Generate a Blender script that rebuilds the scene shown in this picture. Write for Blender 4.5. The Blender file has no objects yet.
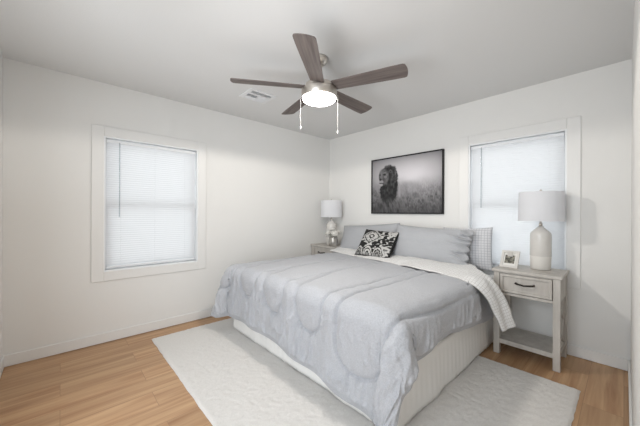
import bpy, bmesh, math, random
import numpy as np
from mathutils import Vector, Matrix, Euler

# ------------------------------------------------------------------ camera, world, lights, exposure
SC = bpy.context.scene
COL = SC.collection
R = math.radians

YAW, ROLL, F, EYE = 47.32, 0.25, 281.0, 1.228
cam_data = bpy.data.cameras.new('camera')
cam_data.sensor_width = 36.0
cam_data.sensor_fit = 'HORIZONTAL'
cam_data.lens = F / 640.0 * 36.0
cam_data.clip_start = 0.005
cam = bpy.data.objects.new('camera', cam_data)
COL.objects.link(cam)
cam.matrix_world = (Matrix.Translation((0, 0, EYE)) @ Matrix.Rotation(R(YAW), 4, 'Z')
                    @ Matrix.Rotation(R(90), 4, 'X') @ Matrix.Rotation(R(ROLL), 4, 'Z'))
SC.camera = cam

world = bpy.data.worlds.new('World')
SC.world = world
world.use_nodes = True
wbg = world.node_tree.nodes['Background']
wbg.inputs[0].default_value = (0.95, 0.975, 1.0, 1)
wbg.inputs[1].default_value = 1.9                       # overcast daylight outside the windows

hall = bpy.data.lights.new('hall_fill', 'AREA')        # added fill lamp, standing in an unseen hall behind the camera
hall.shape = 'RECTANGLE'
hall.size, hall.size_y = 1.4, 1.9
hall.energy = 48
hall.color = (0.84, 0.925, 1.0)
hl = bpy.data.objects.new('hall_fill', hall)
COL.objects.link(hl)
hl.matrix_world = Matrix.Translation((-0.55, -0.95, 1.25)) @ Matrix.Rotation(R(34), 4, 'Z') @ Matrix.Rotation(R(90), 4, 'X')

fill_spot = bpy.data.lights.new('added_fill', 'SPOT')      # added fill spot that brightens the upper far wall and ceiling
fill_spot.energy = 48
fill_spot.spot_size, fill_spot.spot_blend, fill_spot.shadow_soft_size = R(105), 1.0, 0.30
fill_spot.color = (0.97, 0.985, 1.0)
fl_o = bpy.data.objects.new('added_fill', fill_spot)
COL.objects.link(fl_o)
fl_o.location = (-1.0, 0.0, 1.45)
fl_o.rotation_euler = (Vector((-1.8, 3.2, 2.4))-Vector(fl_o.location)).to_track_quat('-Z', 'Y').to_euler()

up = bpy.data.lights.new('added_fill', 'AREA')         # second added fill, turned up to brighten the ceiling and left side
up.shape, up.size, up.energy, up.color = 'DISK', 0.5, 2.4, (0.88, 0.95, 1.0)
up_o = bpy.data.objects.new('added_fill', up)
COL.objects.link(up_o)
up_o.matrix_world = Matrix.Translation((-2.2, 0.0, 1.25)) @ Matrix.Rotation(R(180), 4, 'X')

SC.view_settings.view_transform = 'Standard'
SC.view_settings.look = 'None'
SC.view_settings.gamma = 1.0
SC.view_settings.use_curve_mapping = False
SC.view_settings.exposure = 0.06
FAN_LIGHT, FAN_WATTS = 14.0, 38.0                       # glow of the fan's bowl, power of the lamp in it

# ------------------------------------------------------------------ dimensions (metres)
XL, XR, YB, YN, H = -3.315, 0.034, 3.266, -0.336, 2.44
T = 0.13                                                # wall thickness

# ------------------------------------------------------------------ helpers
def tag(o, label=None, cat=None, group=None, kind=None):
    if label: o['label'] = label
    if cat: o['category'] = cat
    if group: o['group'] = group
    if kind: o['kind'] = kind
    return o

def link(name, me, mat=None, parent=None, loc=None, rot=None, smooth=None):
    o = bpy.data.objects.new(name, me)
    COL.objects.link(o)
    if mat is not None:
        me.materials.append(mat)
    if parent is not None:
        o.parent = parent
    if loc is not None: o.location = loc
    if rot is not None: o.rotation_euler = rot
    if smooth is not None:
        for p in me.polygons: p.use_smooth = smooth
    return o

def thing(name, label, cat, loc=(0, 0, 0), rot=(0, 0, 0), group=None):
    o = bpy.data.objects.new(name, None)
    COL.objects.link(o)
    o.empty_display_size = 0.1
    o.location = loc
    o.rotation_euler = rot
    return tag(o, label, cat, group)

def copy_tree(o, parent=None):
    c = o.copy()
    COL.objects.link(c)
    if parent is not None:
        c.parent = parent
    for k in [x for x in bpy.data.objects if x.parent == o]:
        copy_tree(k, c)
    return c

class MB:
    """collects shapes; build() links them as ONE mesh object"""
    def __init__(s):
        s.bm = bmesh.new()
    def box(s, x0, x1, y0, y1, z0, z1, bev=0.0, seg=2, mtx=None):
        vs = [s.bm.verts.new(v) for v in ((x0,y0,z0),(x1,y0,z0),(x1,y1,z0),(x0,y1,z0),(x0,y0,z1),(x1,y0,z1),(x1,y1,z1),(x0,y1,z1))]
        fs = [s.bm.faces.new([vs[i] for i in q]) for q in ((0,3,2,1),(4,5,6,7),(0,1,5,4),(1,2,6,5),(2,3,7,6),(3,0,4,7))]
        if mtx is not None:
            for v in vs: v.co = mtx @ v.co
        if bev > 0:
            es = list({e for f in fs for e in f.edges})
            bmesh.ops.bevel(s.bm, geom=es, offset=bev, segments=seg, affect='EDGES', profile=0.5, clamp_overlap=True)
        return s
    def lathe(s, prof, n=40, c=(0, 0, 0), closed=False):
        rings = []
        for r, z in prof:
            if r < 1e-6:
                rings.append([s.bm.verts.new((c[0], c[1], c[2]+z))])
            else:
                rings.append([s.bm.verts.new((c[0]+r*math.cos(2*math.pi*k/n), c[1]+r*math.sin(2*math.pi*k/n), c[2]+z)) for k in range(n)])
        pairs = list(zip(rings[:-1], rings[1:]))
        if closed: pairs.append((rings[-1], rings[0]))
        for a, b in pairs:
            for k in range(n):
                k2 = (k+1) % n
                if len(a) == 1 and len(b) == 1: continue
                if len(a) == 1: s.bm.faces.new((a[0], b[k2], b[k]))
                elif len(b) == 1: s.bm.faces.new((a[k], a[k2], b[0]))
                else: s.bm.faces.new((a[k], a[k2], b[k2], b[k]))
        return s
    def tube(s, pts, r, n=8):
        pts = [Vector(p) for p in pts]
        rr = r if isinstance(r, (list, tuple)) else [r]*len(pts)
        rings = []
        for i, p in enumerate(pts):
            d = (pts[min(i+1, len(pts)-1)] - pts[max(i-1, 0)]).normalized()
            up = Vector((0, 0, 1)) if abs(d.z) < 0.9 else Vector((1, 0, 0))
            u = d.cross(up).normalized(); v = d.cross(u)
            rings.append([s.bm.verts.new(p + (u*math.cos(2*math.pi*k/n) + v*math.sin(2*math.pi*k/n))*rr[i]) for k in range(n)])
        for a, b in zip(rings[:-1], rings[1:]):
            for k in range(n):
                s.bm.faces.new((a[k], a[(k+1) % n], b[(k+1) % n], b[k]))
        s.bm.faces.new(rings[0]); s.bm.faces.new(rings[-1][::-1])
        return s
    def build(s, name, mat, parent=None, loc=None, rot=None, smooth=None):
        bmesh.ops.recalc_face_normals(s.bm, faces=s.bm.faces[:])
        me = bpy.data.meshes.new(name)
        s.bm.to_mesh(me); s.bm.free()
        return link(name, me, mat, parent, loc, rot, smooth)

def autosmooth(o, ang=35):
    for p in o.data.polygons: p.use_smooth = True
    o.data.set_sharp_from_angle(angle=R(ang))
    return o

def grid_mesh(name, P, uv=None, col=None, flip=False):
    """P: (n, m, 3) array -> quad mesh with optional UV (n, m, 2) and colour (n, m, 3, linear)"""
    n, m, _ = P.shape
    idx = np.arange(n*m).reshape(n, m)
    q = np.stack([idx[:-1, :-1], idx[1:, :-1], idx[1:, 1:], idx[:-1, 1:]], -1).reshape(-1, 4)
    if flip: q = q[:, ::-1]
    me = bpy.data.meshes.new(name)
    me.from_pydata(P.reshape(-1, 3).tolist(), [], q.tolist())
    if uv is not None:
        l = me.uv_layers.new(name='UVMap')
        l.data.foreach_set('uv', uv.reshape(-1, 2)[q.reshape(-1)].astype(np.float32).reshape(-1))
    if col is not None:
        a = me.color_attributes.new('print', 'FLOAT_COLOR', 'POINT')
        c = np.ones((n*m, 4), np.float32); c[:, :3] = col.reshape(-1, 3)
        a.data.foreach_set('color', c.reshape(-1))
    me.update()
    return me

_rng = np.random.RandomState(7)
_TAB = _rng.rand(256, 256)
def vn(x, y, seed=0):
    """smooth value noise in [-1, 1]"""
    x = np.asarray(x, float) + 37.3*seed; y = np.asarray(y, float) + 91.7*seed
    xi, yi = np.floor(x).astype(int), np.floor(y).astype(int)
    fx, fy = x-xi, y-yi
    fx = fx*fx*fx*(fx*(fx*6-15)+10); fy = fy*fy*fy*(fy*(fy*6-15)+10)
    g = lambda a, b: _TAB[a % 256, b % 256]
    v = (g(xi, yi)*(1-fx)+g(xi+1, yi)*fx)*(1-fy)+(g(xi, yi+1)*(1-fx)+g(xi+1, yi+1)*fx)*fy
    return v*2-1
def fbm(x, y, seed=0, oct=4):
    return sum(vn(x*2**k, y*2**k, seed+k)*0.5**k for k in range(oct))
def sst(a, b, x):
    t = np.clip((x-a)/(b-a), 0, 1)
    return t*t*(3-2*t)

# ------------------------------------------------------------------ materials
def srgb(r, g, b):
    f = lambda c: (c/255/12.92) if c/255 <= 0.04045 else ((c/255+0.055)/1.055)**2.4
    return (f(r), f(g), f(b), 1)

def mat(name, color, rough=0.6, metal=0.0, bump=0.0, bscale=200.0, var=0.0, vscale=8.0, spec=0.5, coords='Object', sheen=0.0):
    m = bpy.data.materials.new(name); m.use_nodes = True
    nt = m.node_tree; N, L = nt.nodes, nt.links
    b = N['Principled BSDF']
    b.inputs['Base Color'].default_value = color
    b.inputs['Roughness'].default_value = rough
    b.inputs['Metallic'].default_value = metal
    b.inputs['Specular IOR Level'].default_value = spec
    if sheen: b.inputs['Sheen Weight'].default_value = sheen
    tc = N.new('ShaderNodeTexCoord')
    if var > 0:
        n = N.new('ShaderNodeTexNoise'); n.inputs['Scale'].default_value = vscale; n.inputs['Detail'].default_value = 4
        L.new(tc.outputs[coords], n.inputs['Vector'])
        mp = N.new('ShaderNodeMapRange'); mp.inputs[3].default_value = 1-var; mp.inputs[4].default_value = 1+var
        L.new(n.outputs['Fac'], mp.inputs[0])
        mx = N.new('ShaderNodeMix'); mx.data_type = 'RGBA'; mx.blend_type = 'MULTIPLY'; mx.inputs[0].default_value = 1
        mx.inputs[6].default_value = color
        L.new(mp.outputs[0], mx.inputs[7]); L.new(mx.outputs[2], b.inputs['Base Color'])
    if bump > 0:
        n = N.new('ShaderNodeTexNoise'); n.inputs['Scale'].default_value = bscale; n.inputs['Detail'].default_value = 3
        L.new(tc.outputs[coords], n.inputs['Vector'])
        bp = N.new('ShaderNodeBump'); bp.inputs['Strength'].default_value = bump; bp.inputs['Distance'].default_value = 0.01
        L.new(n.outputs['Fac'], bp.inputs['Height']); L.new(bp.outputs[0], b.inputs['Normal'])
    return m

def wood_mat(name, dark, light, scale, rough=0.5, fac=(0.3, 0.7)):
    m = bpy.data.materials.new(name); m.use_nodes = True
    N, L = m.node_tree.nodes, m.node_tree.links
    b = N['Principled BSDF']; b.inputs['Roughness'].default_value = rough
    tc = N.new('ShaderNodeTexCoord'); mp = N.new('ShaderNodeMapping'); mp.inputs['Scale'].default_value = scale
    n = N.new('ShaderNodeTexNoise'); n.inputs['Scale'].default_value = 1; n.inputs['Detail'].default_value = 6; n.inputs['Roughness'].default_value = 0.6
    cr = N.new('ShaderNodeValToRGB')
    cr.color_ramp.elements[0].position, cr.color_ramp.elements[0].color = fac[0], dark
    cr.color_ramp.elements[1].position, cr.color_ramp.elements[1].color = fac[1], light
    L.new(tc.outputs['Object'], mp.inputs[0]); L.new(mp.outputs[0], n.inputs['Vector'])
    L.new(n.outputs['Fac'], cr.inputs[0]); L.new(cr.outputs[0], b.inputs['Base Color'])
    return m

def print_mat(name, rough=0.5):
    m = bpy.data.materials.new(name); m.use_nodes = True
    N, L = m.node_tree.nodes, m.node_tree.links
    a = N.new('ShaderNodeVertexColor'); a.layer_name = 'print'
    L.new(a.outputs[0], N['Principled BSDF'].inputs['Base Color'])
    N['Principled BSDF'].inputs['Roughness'].default_value = rough
    return m

def check_mat(name, base, line, step, width):
    """woven windowpane check, laid out in the cloth's own metres (UV)"""
    m = bpy.data.materials.new(name); m.use_nodes = True
    N, L = m.node_tree.nodes, m.node_tree.links
    b = N['Principled BSDF']; b.inputs['Roughness'].default_value = 0.85; b.inputs['Specular IOR Level'].default_value = 0.2
    uv = N.new('ShaderNodeUVMap'); sp = N.new('ShaderNodeSeparateXYZ'); L.new(uv.outputs[0], sp.inputs[0])
    def ln(o):
        d = N.new('ShaderNodeMath'); d.operation = 'DIVIDE'; d.inputs[1].default_value = step; L.new(o, d.inputs[0])
        f = N.new('ShaderNodeMath'); f.operation = 'FRACT'; L.new(d.outputs[0], f.inputs[0])
        g = N.new('ShaderNodeMath'); g.operation = 'LESS_THAN'; g.inputs[1].default_value = width/step; L.new(f.outputs[0], g.inputs[0])
        return g.outputs[0]
    mx = N.new('ShaderNodeMath'); mx.operation = 'MAXIMUM'; L.new(ln(sp.outputs[0]), mx.inputs[0]); L.new(ln(sp.outputs[1]), mx.inputs[1])
    mi = N.new('ShaderNodeMix'); mi.data_type = 'RGBA'; mi.inputs[6].default_value = base; mi.inputs[7].default_value = line
    L.new(mx.outputs[0], mi.inputs[0]); L.new(mi.outputs[2], b.inputs['Base Color'])
    return m

def thin_mat(name, color, trans=0.4, rough=0.6):
    """thin stuff that lets some light through (blind slats, lamp shades)"""
    m = bpy.data.materials.new(name); m.use_nodes = True
    N, L = m.node_tree.nodes, m.node_tree.links
    N.remove(N['Principled BSDF'])
    d = N.new('ShaderNodeBsdfDiffuse'); d.inputs[0].default_value = color
    t = N.new('ShaderNodeBsdfTranslucent'); t.inputs[0].default_value = color
    mx = N.new('ShaderNodeMixShader'); mx.inputs[0].default_value = trans
    L.new(d.outputs[0], mx.inputs[1]); L.new(t.outputs[0], mx.inputs[2]); L.new(mx.outputs[0], N['Material Output'].inputs[0])
    return m

def glass_mat(name, tint=(0.95, 0.97, 0.97, 1), gl=0.08):
    m = bpy.data.materials.new(name); m.use_nodes = True
    N, L = m.node_tree.nodes, m.node_tree.links
    N.remove(N['Principled BSDF'])
    t = N.new('ShaderNodeBsdfTransparent'); t.inputs[0].default_value = tint
    g = N.new('ShaderNodeBsdfGlossy'); g.inputs['Roughness'].default_value = 0.03
    mx = N.new('ShaderNodeMixShader'); mx.inputs[0].default_value = gl
    L.new(t.outputs[0], mx.inputs[1]); L.new(g.outputs[0], mx.inputs[2]); L.new(mx.outputs[0], N['Material Output'].inputs[0])
    return m

M = {}
M['wall'] = mat('wall_paint', (0.80, 0.788, 0.764, 1), 0.75, bump=0.05, bscale=160)
M['ceiling'] = mat('ceiling_paint', (0.72, 0.715, 0.705, 1), 0.85, bump=0.08, bscale=120)
M['trim'] = mat('trim_paint', (0.80, 0.79, 0.77, 1), 0.45)
M['vinyl'] = mat('window_vinyl', (0.85, 0.86, 0.87, 1), 0.35)
M['slat'] = thin_mat('blind_slat', (0.78, 0.785, 0.80, 1), 0.36)
M['rail'] = mat('blind_rail', (0.80, 0.81, 0.83, 1), 0.4)
M['wand'] = glass_mat('clear_plastic', (0.75, 0.78, 0.80, 1), 0.15)
M['glass'] = glass_mat('window_glass')
M['rug'] = mat('rug_wool', (0.845, 0.815, 0.78, 1), 0.95, bump=0.8, bscale=260, var=0.09, vscale=120, spec=0.1)
M['skirt'] = mat('skirt_cotton', (0.86, 0.845, 0.82, 1), 0.9, bump=0.1, bscale=300, spec=0.2)
M['grey_fabric'] = mat('comforter_fabric', (0.475, 0.482, 0.508, 1), 0.85, bump=0.45, bscale=90, var=0.24, vscale=150, spec=0.2, sheen=0.15)
M['pillow_fabric'] = mat('sham_fabric', (0.43, 0.435, 0.452, 1), 0.85, bump=0.15, bscale=300, var=0.14, vscale=170, spec=0.2, sheen=0.1)
M['sheet'] = check_mat('sheet_check', (0.86, 0.855, 0.845, 1), (0.62, 0.60, 0.58, 1), 0.026, 0.0032)
M['check'] = check_mat('pillow_check', (0.68, 0.68, 0.695, 1), (0.46, 0.46, 0.49, 1), 0.026, 0.004)
M['grey_wood'] = wood_mat('washed_grey_wood', srgb(176, 170, 163), srgb(202, 197, 190), (14, 14, 2.5), 0.5)
M['blade'] = wood_mat('weathered_blade_wood', srgb(76, 68, 65), srgb(124, 113, 108), (2.2, 45, 45), 0.6)
M['nickel'] = mat('brushed_nickel', (0.62, 0.58, 0.53, 1), 0.32, 0.95)
M['iron'] = mat('dark_bronze', (0.014, 0.010, 0.007, 1), 0.55, 0.2)
M['ceramic'] = mat('glazed_ceramic', (0.66, 0.635, 0.60, 1), 0.22, var=0.05, vscale=25)
M['ceramic_raw'] = mat('unglazed_ceramic', (0.74, 0.71, 0.665, 1), 0.6, var=0.04, vscale=30)
M['shade'] = thin_mat('shade_linen', (0.92, 0.92, 0.935, 1), 0.45)
M['black'] = mat('black_frame', (0.008, 0.007, 0.007, 1), 0.5, spec=0.25)
M['print'] = print_mat('printed_canvas', 0.75)
M['ikat'] = print_mat('ikat_cotton', 0.85)
M['frame_wood'] = mat('pale_frame', (0.66, 0.635, 0.60, 1), 0.5)
M['mount'] = mat('photo_mount', (0.78, 0.76, 0.72, 1), 0.6)
M['vase_glass'] = mat('grey_mercury_glass', (0.42, 0.40, 0.37, 1), 0.2, 0.55, bump=0.3, bscale=60, var=0.25, vscale=30)
M['petal'] = thin_mat('rose_petal', (0.93, 0.91, 0.87, 1), 0.35)
M['stem'] = mat('rose_stem', (0.10, 0.16, 0.05, 1), 0.6)
M['dark'] = mat('duct_shade', (0.05, 0.05, 0.055, 1), 0.8)  # dark colour standing for shade behind the louvres
M['vent'] = mat('vent_enamel', (0.76, 0.76, 0.765, 1), 0.45)
M['chain'] = mat('chain_metal', (0.80, 0.79, 0.77, 1), 0.4, 0.2)

bowl = bpy.data.materials.new('lit_frosted_glass'); bowl.use_nodes = True
pb = bowl.node_tree.nodes['Principled BSDF']
pb.inputs['Base Color'].default_value = (0.9, 0.9, 0.88, 1)
pb.inputs['Emission Color'].default_value = (1.0, 0.975, 0.94, 1)
pb.inputs['Emission Strength'].default_value = FAN_LIGHT
M['bowl'] = bowl

def floor_material():
    m = bpy.data.materials.new('oak_planks'); m.use_nodes = True
    N, L = m.node_tree.nodes, m.node_tree.links
    b = N['Principled BSDF']; b.inputs['Roughness'].default_value = 0.42; b.inputs['Specular IOR Level'].default_value = 0.4
    tc = N.new('ShaderNodeTexCoord')
    mp = N.new('ShaderNodeMapping'); mp.inputs['Rotation'].default_value = (0, 0, R(90))
    L.new(tc.outputs['Object'], mp.inputs[0])
    br = N.new('ShaderNodeTexBrick')
    br.inputs['Scale'].default_value = 1.0; br.inputs['Brick Width'].default_value = 1.25; br.inputs['Row Height'].default_value = 0.182
    br.inputs['Mortar Size'].default_value = 0.0012; br.inputs['Bias'].default_value = 0.0; br.offset = 0.37
    br.inputs['Color1'].default_value = (0, 0, 0, 1); br.inputs['Color2'].default_value = (1, 1, 1, 1); br.inputs['Mortar'].default_value = (0.5, 0.5, 0.5, 1)
    L.new(mp.outputs[0], br.inputs['Vector'])
    # grain: shifted per plank
    ad = N.new('ShaderNodeVectorMath'); ad.operation = 'MULTIPLY_ADD'
    L.new(br.outputs['Color'], ad.inputs[0]); ad.inputs[1].default_value = (3.1, 7.7, 1.3); L.new(mp.outputs[0], ad.inputs[2])
    m2 = N.new('ShaderNodeMapping'); m2.inputs['Scale'].default_value = (1.3, 22, 1); L.new(ad.outputs[0], m2.inputs[0])
    n = N.new('ShaderNodeTexNoise'); n.inputs['Scale'].default_value = 1.0; n.inputs['Detail'].default_value = 7; n.inputs['Roughness'].default_value = 0.55; n.inputs['Distortion'].default_value = 0.4
    L.new(m2.outputs[0], n.inputs['Vector'])
    cr = N.new('ShaderNodeValToRGB')
    e = cr.color_ramp.elements
    e[0].position, e[0].color = 0.30, srgb(163, 122, 88)
    e[1].position, e[1].color = 0.72, srgb(203, 167, 129)
    L.new(n.outputs['Fac'], cr.inputs[0])
    tone = N.new('ShaderNodeMapRange'); tone.inputs[3].default_value = 0.88; tone.inputs[4].default_value = 1.08
    L.new(br.outputs['Color'], tone.inputs[0])
    mx = N.new('ShaderNodeMix'); mx.data_type = 'RGBA'; mx.blend_type = 'MULTIPLY'; mx.inputs[0].default_value = 1
    L.new(cr.outputs[0], mx.inputs[6]); L.new(tone.outputs[0], mx.inputs[7])
    seam = N.new('ShaderNodeMix'); seam.data_type = 'RGBA'; seam.inputs[7].default_value = srgb(150, 115, 86)
    L.new(br.outputs['Fac'], seam.inputs[0]); L.new(mx.outputs[2], seam.inputs[6]); L.new(seam.outputs[2], b.inputs['Base Color'])
    return m
M['floor'] = floor_material()

# ------------------------------------------------------------------ the room
def struct(o):
    o['kind'] = 'structure'
    return o

WL = dict(a0=0.296, a1=1.152, z0=0.665, z1=1.943)       # window opening in the left wall (y range)
WB = dict(a0=-1.155, a1=-0.346, z0=0.675, z1=1.976)     # window opening in the back wall (x range)
FILL_DOOR = (-1.75, -0.12, 2.08)                              # unseen opening added in the front wall to let the fill in

struct(MB().box(XL-T, XR+T, YN-T, YB+T, -0.10, 0).build('floor', M['floor']))
struct(MB().box(XL-T, XR+T, YN-T, YB+T, H, H+0.1).build('ceiling', M['ceiling']))
b = MB()
for y0, y1, z0, z1 in ((YN, WL['a0'], 0, H), (WL['a1'], YB, 0, H), (WL['a0'], WL['a1'], 0, WL['z0']), (WL['a0'], WL['a1'], WL['z1'], H)):
    b.box(XL-T, XL, y0, y1, z0, z1)
struct(b.build('wall_left', M['wall']))
b = MB()
for x0, x1, z0, z1 in ((XL-T, WB['a0'], 0, H), (WB['a1'], XR+T, 0, H), (WB['a0'], WB['a1'], 0, WB['z0']), (WB['a0'], WB['a1'], WB['z1'], H)):
    b.box(x0, x1, YB, YB+T, z0, z1)
struct(b.build('wall_back', M['wall']))
struct(MB().box(XR, XR+T, YN-T, YB, 0, H).build('wall_right', M['wall']))
b = MB()
b.box(XL-T, FILL_DOOR[0], YN-T, YN, 0, H); b.box(FILL_DOOR[1], XR, YN-T, YN, 0, H); b.box(FILL_DOOR[0], FILL_DOOR[1], YN-T, YN, FILL_DOOR[2], H)
struct(b.build('wall_front', M['wall']))
# unseen hall, added to house the fill lamp
struct(MB().box(-2.4, 0.6, -1.5, YN-T, -0.10, 0).build('floor_fill_hall', M['floor']))
struct(MB().box(-2.4, 0.6, -1.5, YN-T, H, H+0.1).build('ceiling_fill_hall', M['ceiling']))
b = MB(); b.box(-2.5, 0.7, -1.6, -1.5, 0, H); b.box(-2.5, -2.4, -1.5, YN-T, 0, H); b.box(0.6, 0.7, -1.5, YN-T, 0, H)
struct(b.build('wall_fill_hall', M['wall']))

BH, BT = 0.095, 0.013
def baseboard(name, x0, x1, y0, y1):
    struct(MB().box(x0, x1, y0, y1, 0.003, BH, 0.004).build(name, M['trim']))
baseboard('baseboard_left', XL, XL+BT, YN, YB)
baseboard('baseboard_back', XL+BT, XR-BT, YB-BT, YB)
baseboard('baseboard_right', XR-BT, XR, YN, YB)
baseboard('baseboard_front', XL+BT, FILL_DOOR[0], YN, YN+BT)

def window(name, w, place, sill_drop):
    """built in a local frame: x along the wall, y into the room (0 = wall face), z up"""
    root = bpy.data.objects.new(name, None); COL.objects.link(root); struct(root)
    root.location, root.rotation_euler = place
    W, z0, z1 = w['a1']-w['a0'], w['z0'], w['z1']
    cw, ct = 0.092, 0.012
    c = MB()
    c.box(-cw, 0.0, 0, ct, z0-cw+0.005, z1+cw, 0.004)
    c.box(W, W+cw, 0, ct, z0-cw+0.005, z1+cw, 0.004)
    c.box(0, W, 0, ct, z1, z1+cw, 0.004)
    c.box(0, W, 0, ct, z0-cw+0.005, z0, 0.004)
    c.build('casing', M['trim'], root)
    j = MB()
    j.box(0, 0.012, -T+0.01, 0.004, z0, z1); j.box(W-0.012, W, -T+0.01, 0.004, z0, z1)
    j.box(0.012, W-0.012, -T+0.01, 0.004, z1-0.012, z1); j.box(0.012, W-0.012, -T+0.01, 0.006, z0, z0+0.014, 0.003)
    j.build('jamb', M['vinyl'], root)
    s = MB(); zm = (z0+z1)/2
    for (za, zb, yy) in ((z0+0.016, zm+0.02, -0.085), (zm-0.02, z1-0.014, -0.108)):
        s.box(0.014, 0.06, yy, yy+0.022, za, zb, 0.003); s.box(W-0.06, W-0.014, yy, yy+0.022, za, zb, 0.003)
        s.box(0.06, W-0.06, yy, yy+0.022, za, za+0.045, 0.003); s.box(0.06, W-0.06, yy, yy+0.022, zb-0.045, zb, 0.003)
    s.build('sash', M['vinyl'], root)
    for (za, zb, yy) in ((z0+0.06, zm-0.025, -0.076), (zm+0.025, z1-0.06, -0.099)):
        MB().box(0.058, W-0.058, yy, yy+0.004, za, zb).build('pane', M['glass'], root)
    return root

def blind(name, label, w, place, wand_z):
    W, z0, z1 = w['a1']-w['a0'], w['z0'], w['z1']
    root = thing(name, label, 'blind', *place)
    x0, x1 = 0.022, W-0.022
    MB().box(x0-0.004, x1+0.004, -0.048, -0.018, z1-0.052, z1-0.022, 0.003).build('headrail', M['rail'], root)
    zb = z0+0.036
    n = 0
    sl = MB(); z = z1-0.058; step = 0.0213
    while z > zb+0.020:
        a = R(77)
        d = Vector((0, math.cos(a), -math.sin(a)))*0.0125          # slats closed, room edge down
        c = Vector((0, -0.033, z))
        nrm = Vector((0, math.sin(a), math.cos(a)))
        prof = [c-d, c-d*0.35+nrm*0.0016, c+d*0.35+nrm*0.0016, c+d]
        rows = [[sl.bm.verts.new((x, p.y, p.z)) for p in prof] for x in (x0, x1)]
        for k in range(3):
            sl.bm.faces.new((rows[0][k], rows[1][k], rows[1][k+1], rows[0][k+1]))
        z -= step; n += 1
    sl.build('slats', M['slat'], root, smooth=True)
    MB().box(x0, x1, -0.044, -0.022, zb-0.011, zb+0.011, 0.004).build('bottom_rail', M['rail'], root)
    cords = MB()
    for f in (0.14, 0.5, 0.86):
        cords.tube([(x0+(x1-x0)*f, -0.0205, z1-0.052), (x0+(x1-x0)*f, -0.0205, zb)], 0.0008, 5)
    cords.build('ladder_cord', M['rail'], root)
    wx = x0+0.10
    MB().tube([(wx, -0.012, z1-0.045), (wx, -0.008, z1-0.07), (wx, -0.008, wand_z)], 0.0042, 8).build('tilt_wand', M['wand'], root, smooth=True)
    return root

# left wall: local x runs along +y of the room, local y (into the room) along +x  -> mirror handled by rotating -90 and running x backwards
PL = ((XL, WL['a1'], 0), (0, 0, R(-90)))
PB = ((WB['a1'], YB, 0), (0, 0, R(180)))
window('window_1', WL, PL, 0)
window('window_2', WB, PB, 0)
def flip_wand(root, W):
    for c in root.children:
        if c.name.startswith('tilt_wand'):
            c.location.x = W - 2*(0.022+0.10)
bl = blind('window_blind', 'white closed slatted blind with clear wand in the window of the bare left wall', WL, PL, 1.18)
flip_wand(bl, WL['a1']-WL['a0'])
bb = blind('window_blind', 'white closed slatted blind in the window behind the framed photo nightstand and lamp', WB, PB, 1.29)
flip_wand(bb, WB['a1']-WB['a0'])

# ------------------------------------------------------------------ rug
def rug():
    x0, x1, y0, y1 = -3.09, -0.205, 0.645, 2.65
    n, m = 330, 230
    U, V = np.meshgrid(np.linspace(0, 1, n), np.linspace(0, 1, m), indexing='ij')
    X = x0+(x1-x0)*U; Y = y0+(y1-y0)*V
    ex = np.minimum(X-x0, x1-X); ey = np.minimum(Y-y0, y1-Y); e = np.minimum(ex, ey)
    X = X + 0.0025*vn(Y*18, 0.5, 1)*sst(0.05, 0, ex); Y = Y + 0.0025*vn(X*18, 0.5, 2)*sst(0.05, 0, ey)
    Z = 0.014 + 0.0022*fbm(X*45, Y*45, 3, 2) + 0.0006*vn(X*7, Y*7, 9)
    Z = 0.002 + (Z-0.002)*sst(0, 0.015, e)
    me = grid_mesh('area_rug', np.stack([X, Y, Z], -1))
    o = link('area_rug', me, M['rug'], smooth=True)
    tag(o, 'large cream low-pile rug on the wood floor under the bed', 'rug')
rug()

# ------------------------------------------------------------------ bed
BXC, BHW, BFOOT, BHEAD = -1.815, 0.965, 1.345, 3.245
bed = thing('bed', 'king-size bed with a white pleated skirt, made up in grey and white', 'bed', (BXC, (BFOOT+BHEAD)/2, 0))
hl_ = (BHEAD-BFOOT)/2
def rounded_slab(name, hx, hy, z0, z1, rad, m):
    n, k = 60, 60
    # rounded box through a superellipse grid: top + sides
    b = MB(); b.box(-hx, hx, -hy, hy, z0, z1, rad, 5)
    o = b.build(name, m, bed)
    me = o.data
    uvl = me.uv_layers.new(name='UVMap')
    for p in me.polygons:
        nx, ny, nz = map(abs, p.normal)
        for li in p.loop_indices:
            c = me.vertices[me.loops[li].vertex_index].co
            uvl.data[li].uv = (c.x, c.y) if nz >= max(nx, ny) else ((c.y, c.z) if nx > ny else (c.x, c.z))
    return autosmooth(o)
rounded_slab('mattress', BHW, hl_, 0.355, 0.612, 0.05, M['sheet'])
MB().box(-BHW+0.02, BHW-0.02, -hl_+0.03, hl_, 0.13, 0.352, 0.01).build('box_spring', M['skirt'], bed)
for sx in (-1, 1):
    for sy in (-0.85, 0.85):
        MB().box(sx*0.82-0.03, sx*0.82+0.03, sy*hl_-0.03, sy*hl_+0.03, 0.022, 0.13).build('leg', M['iron'], bed)
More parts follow.
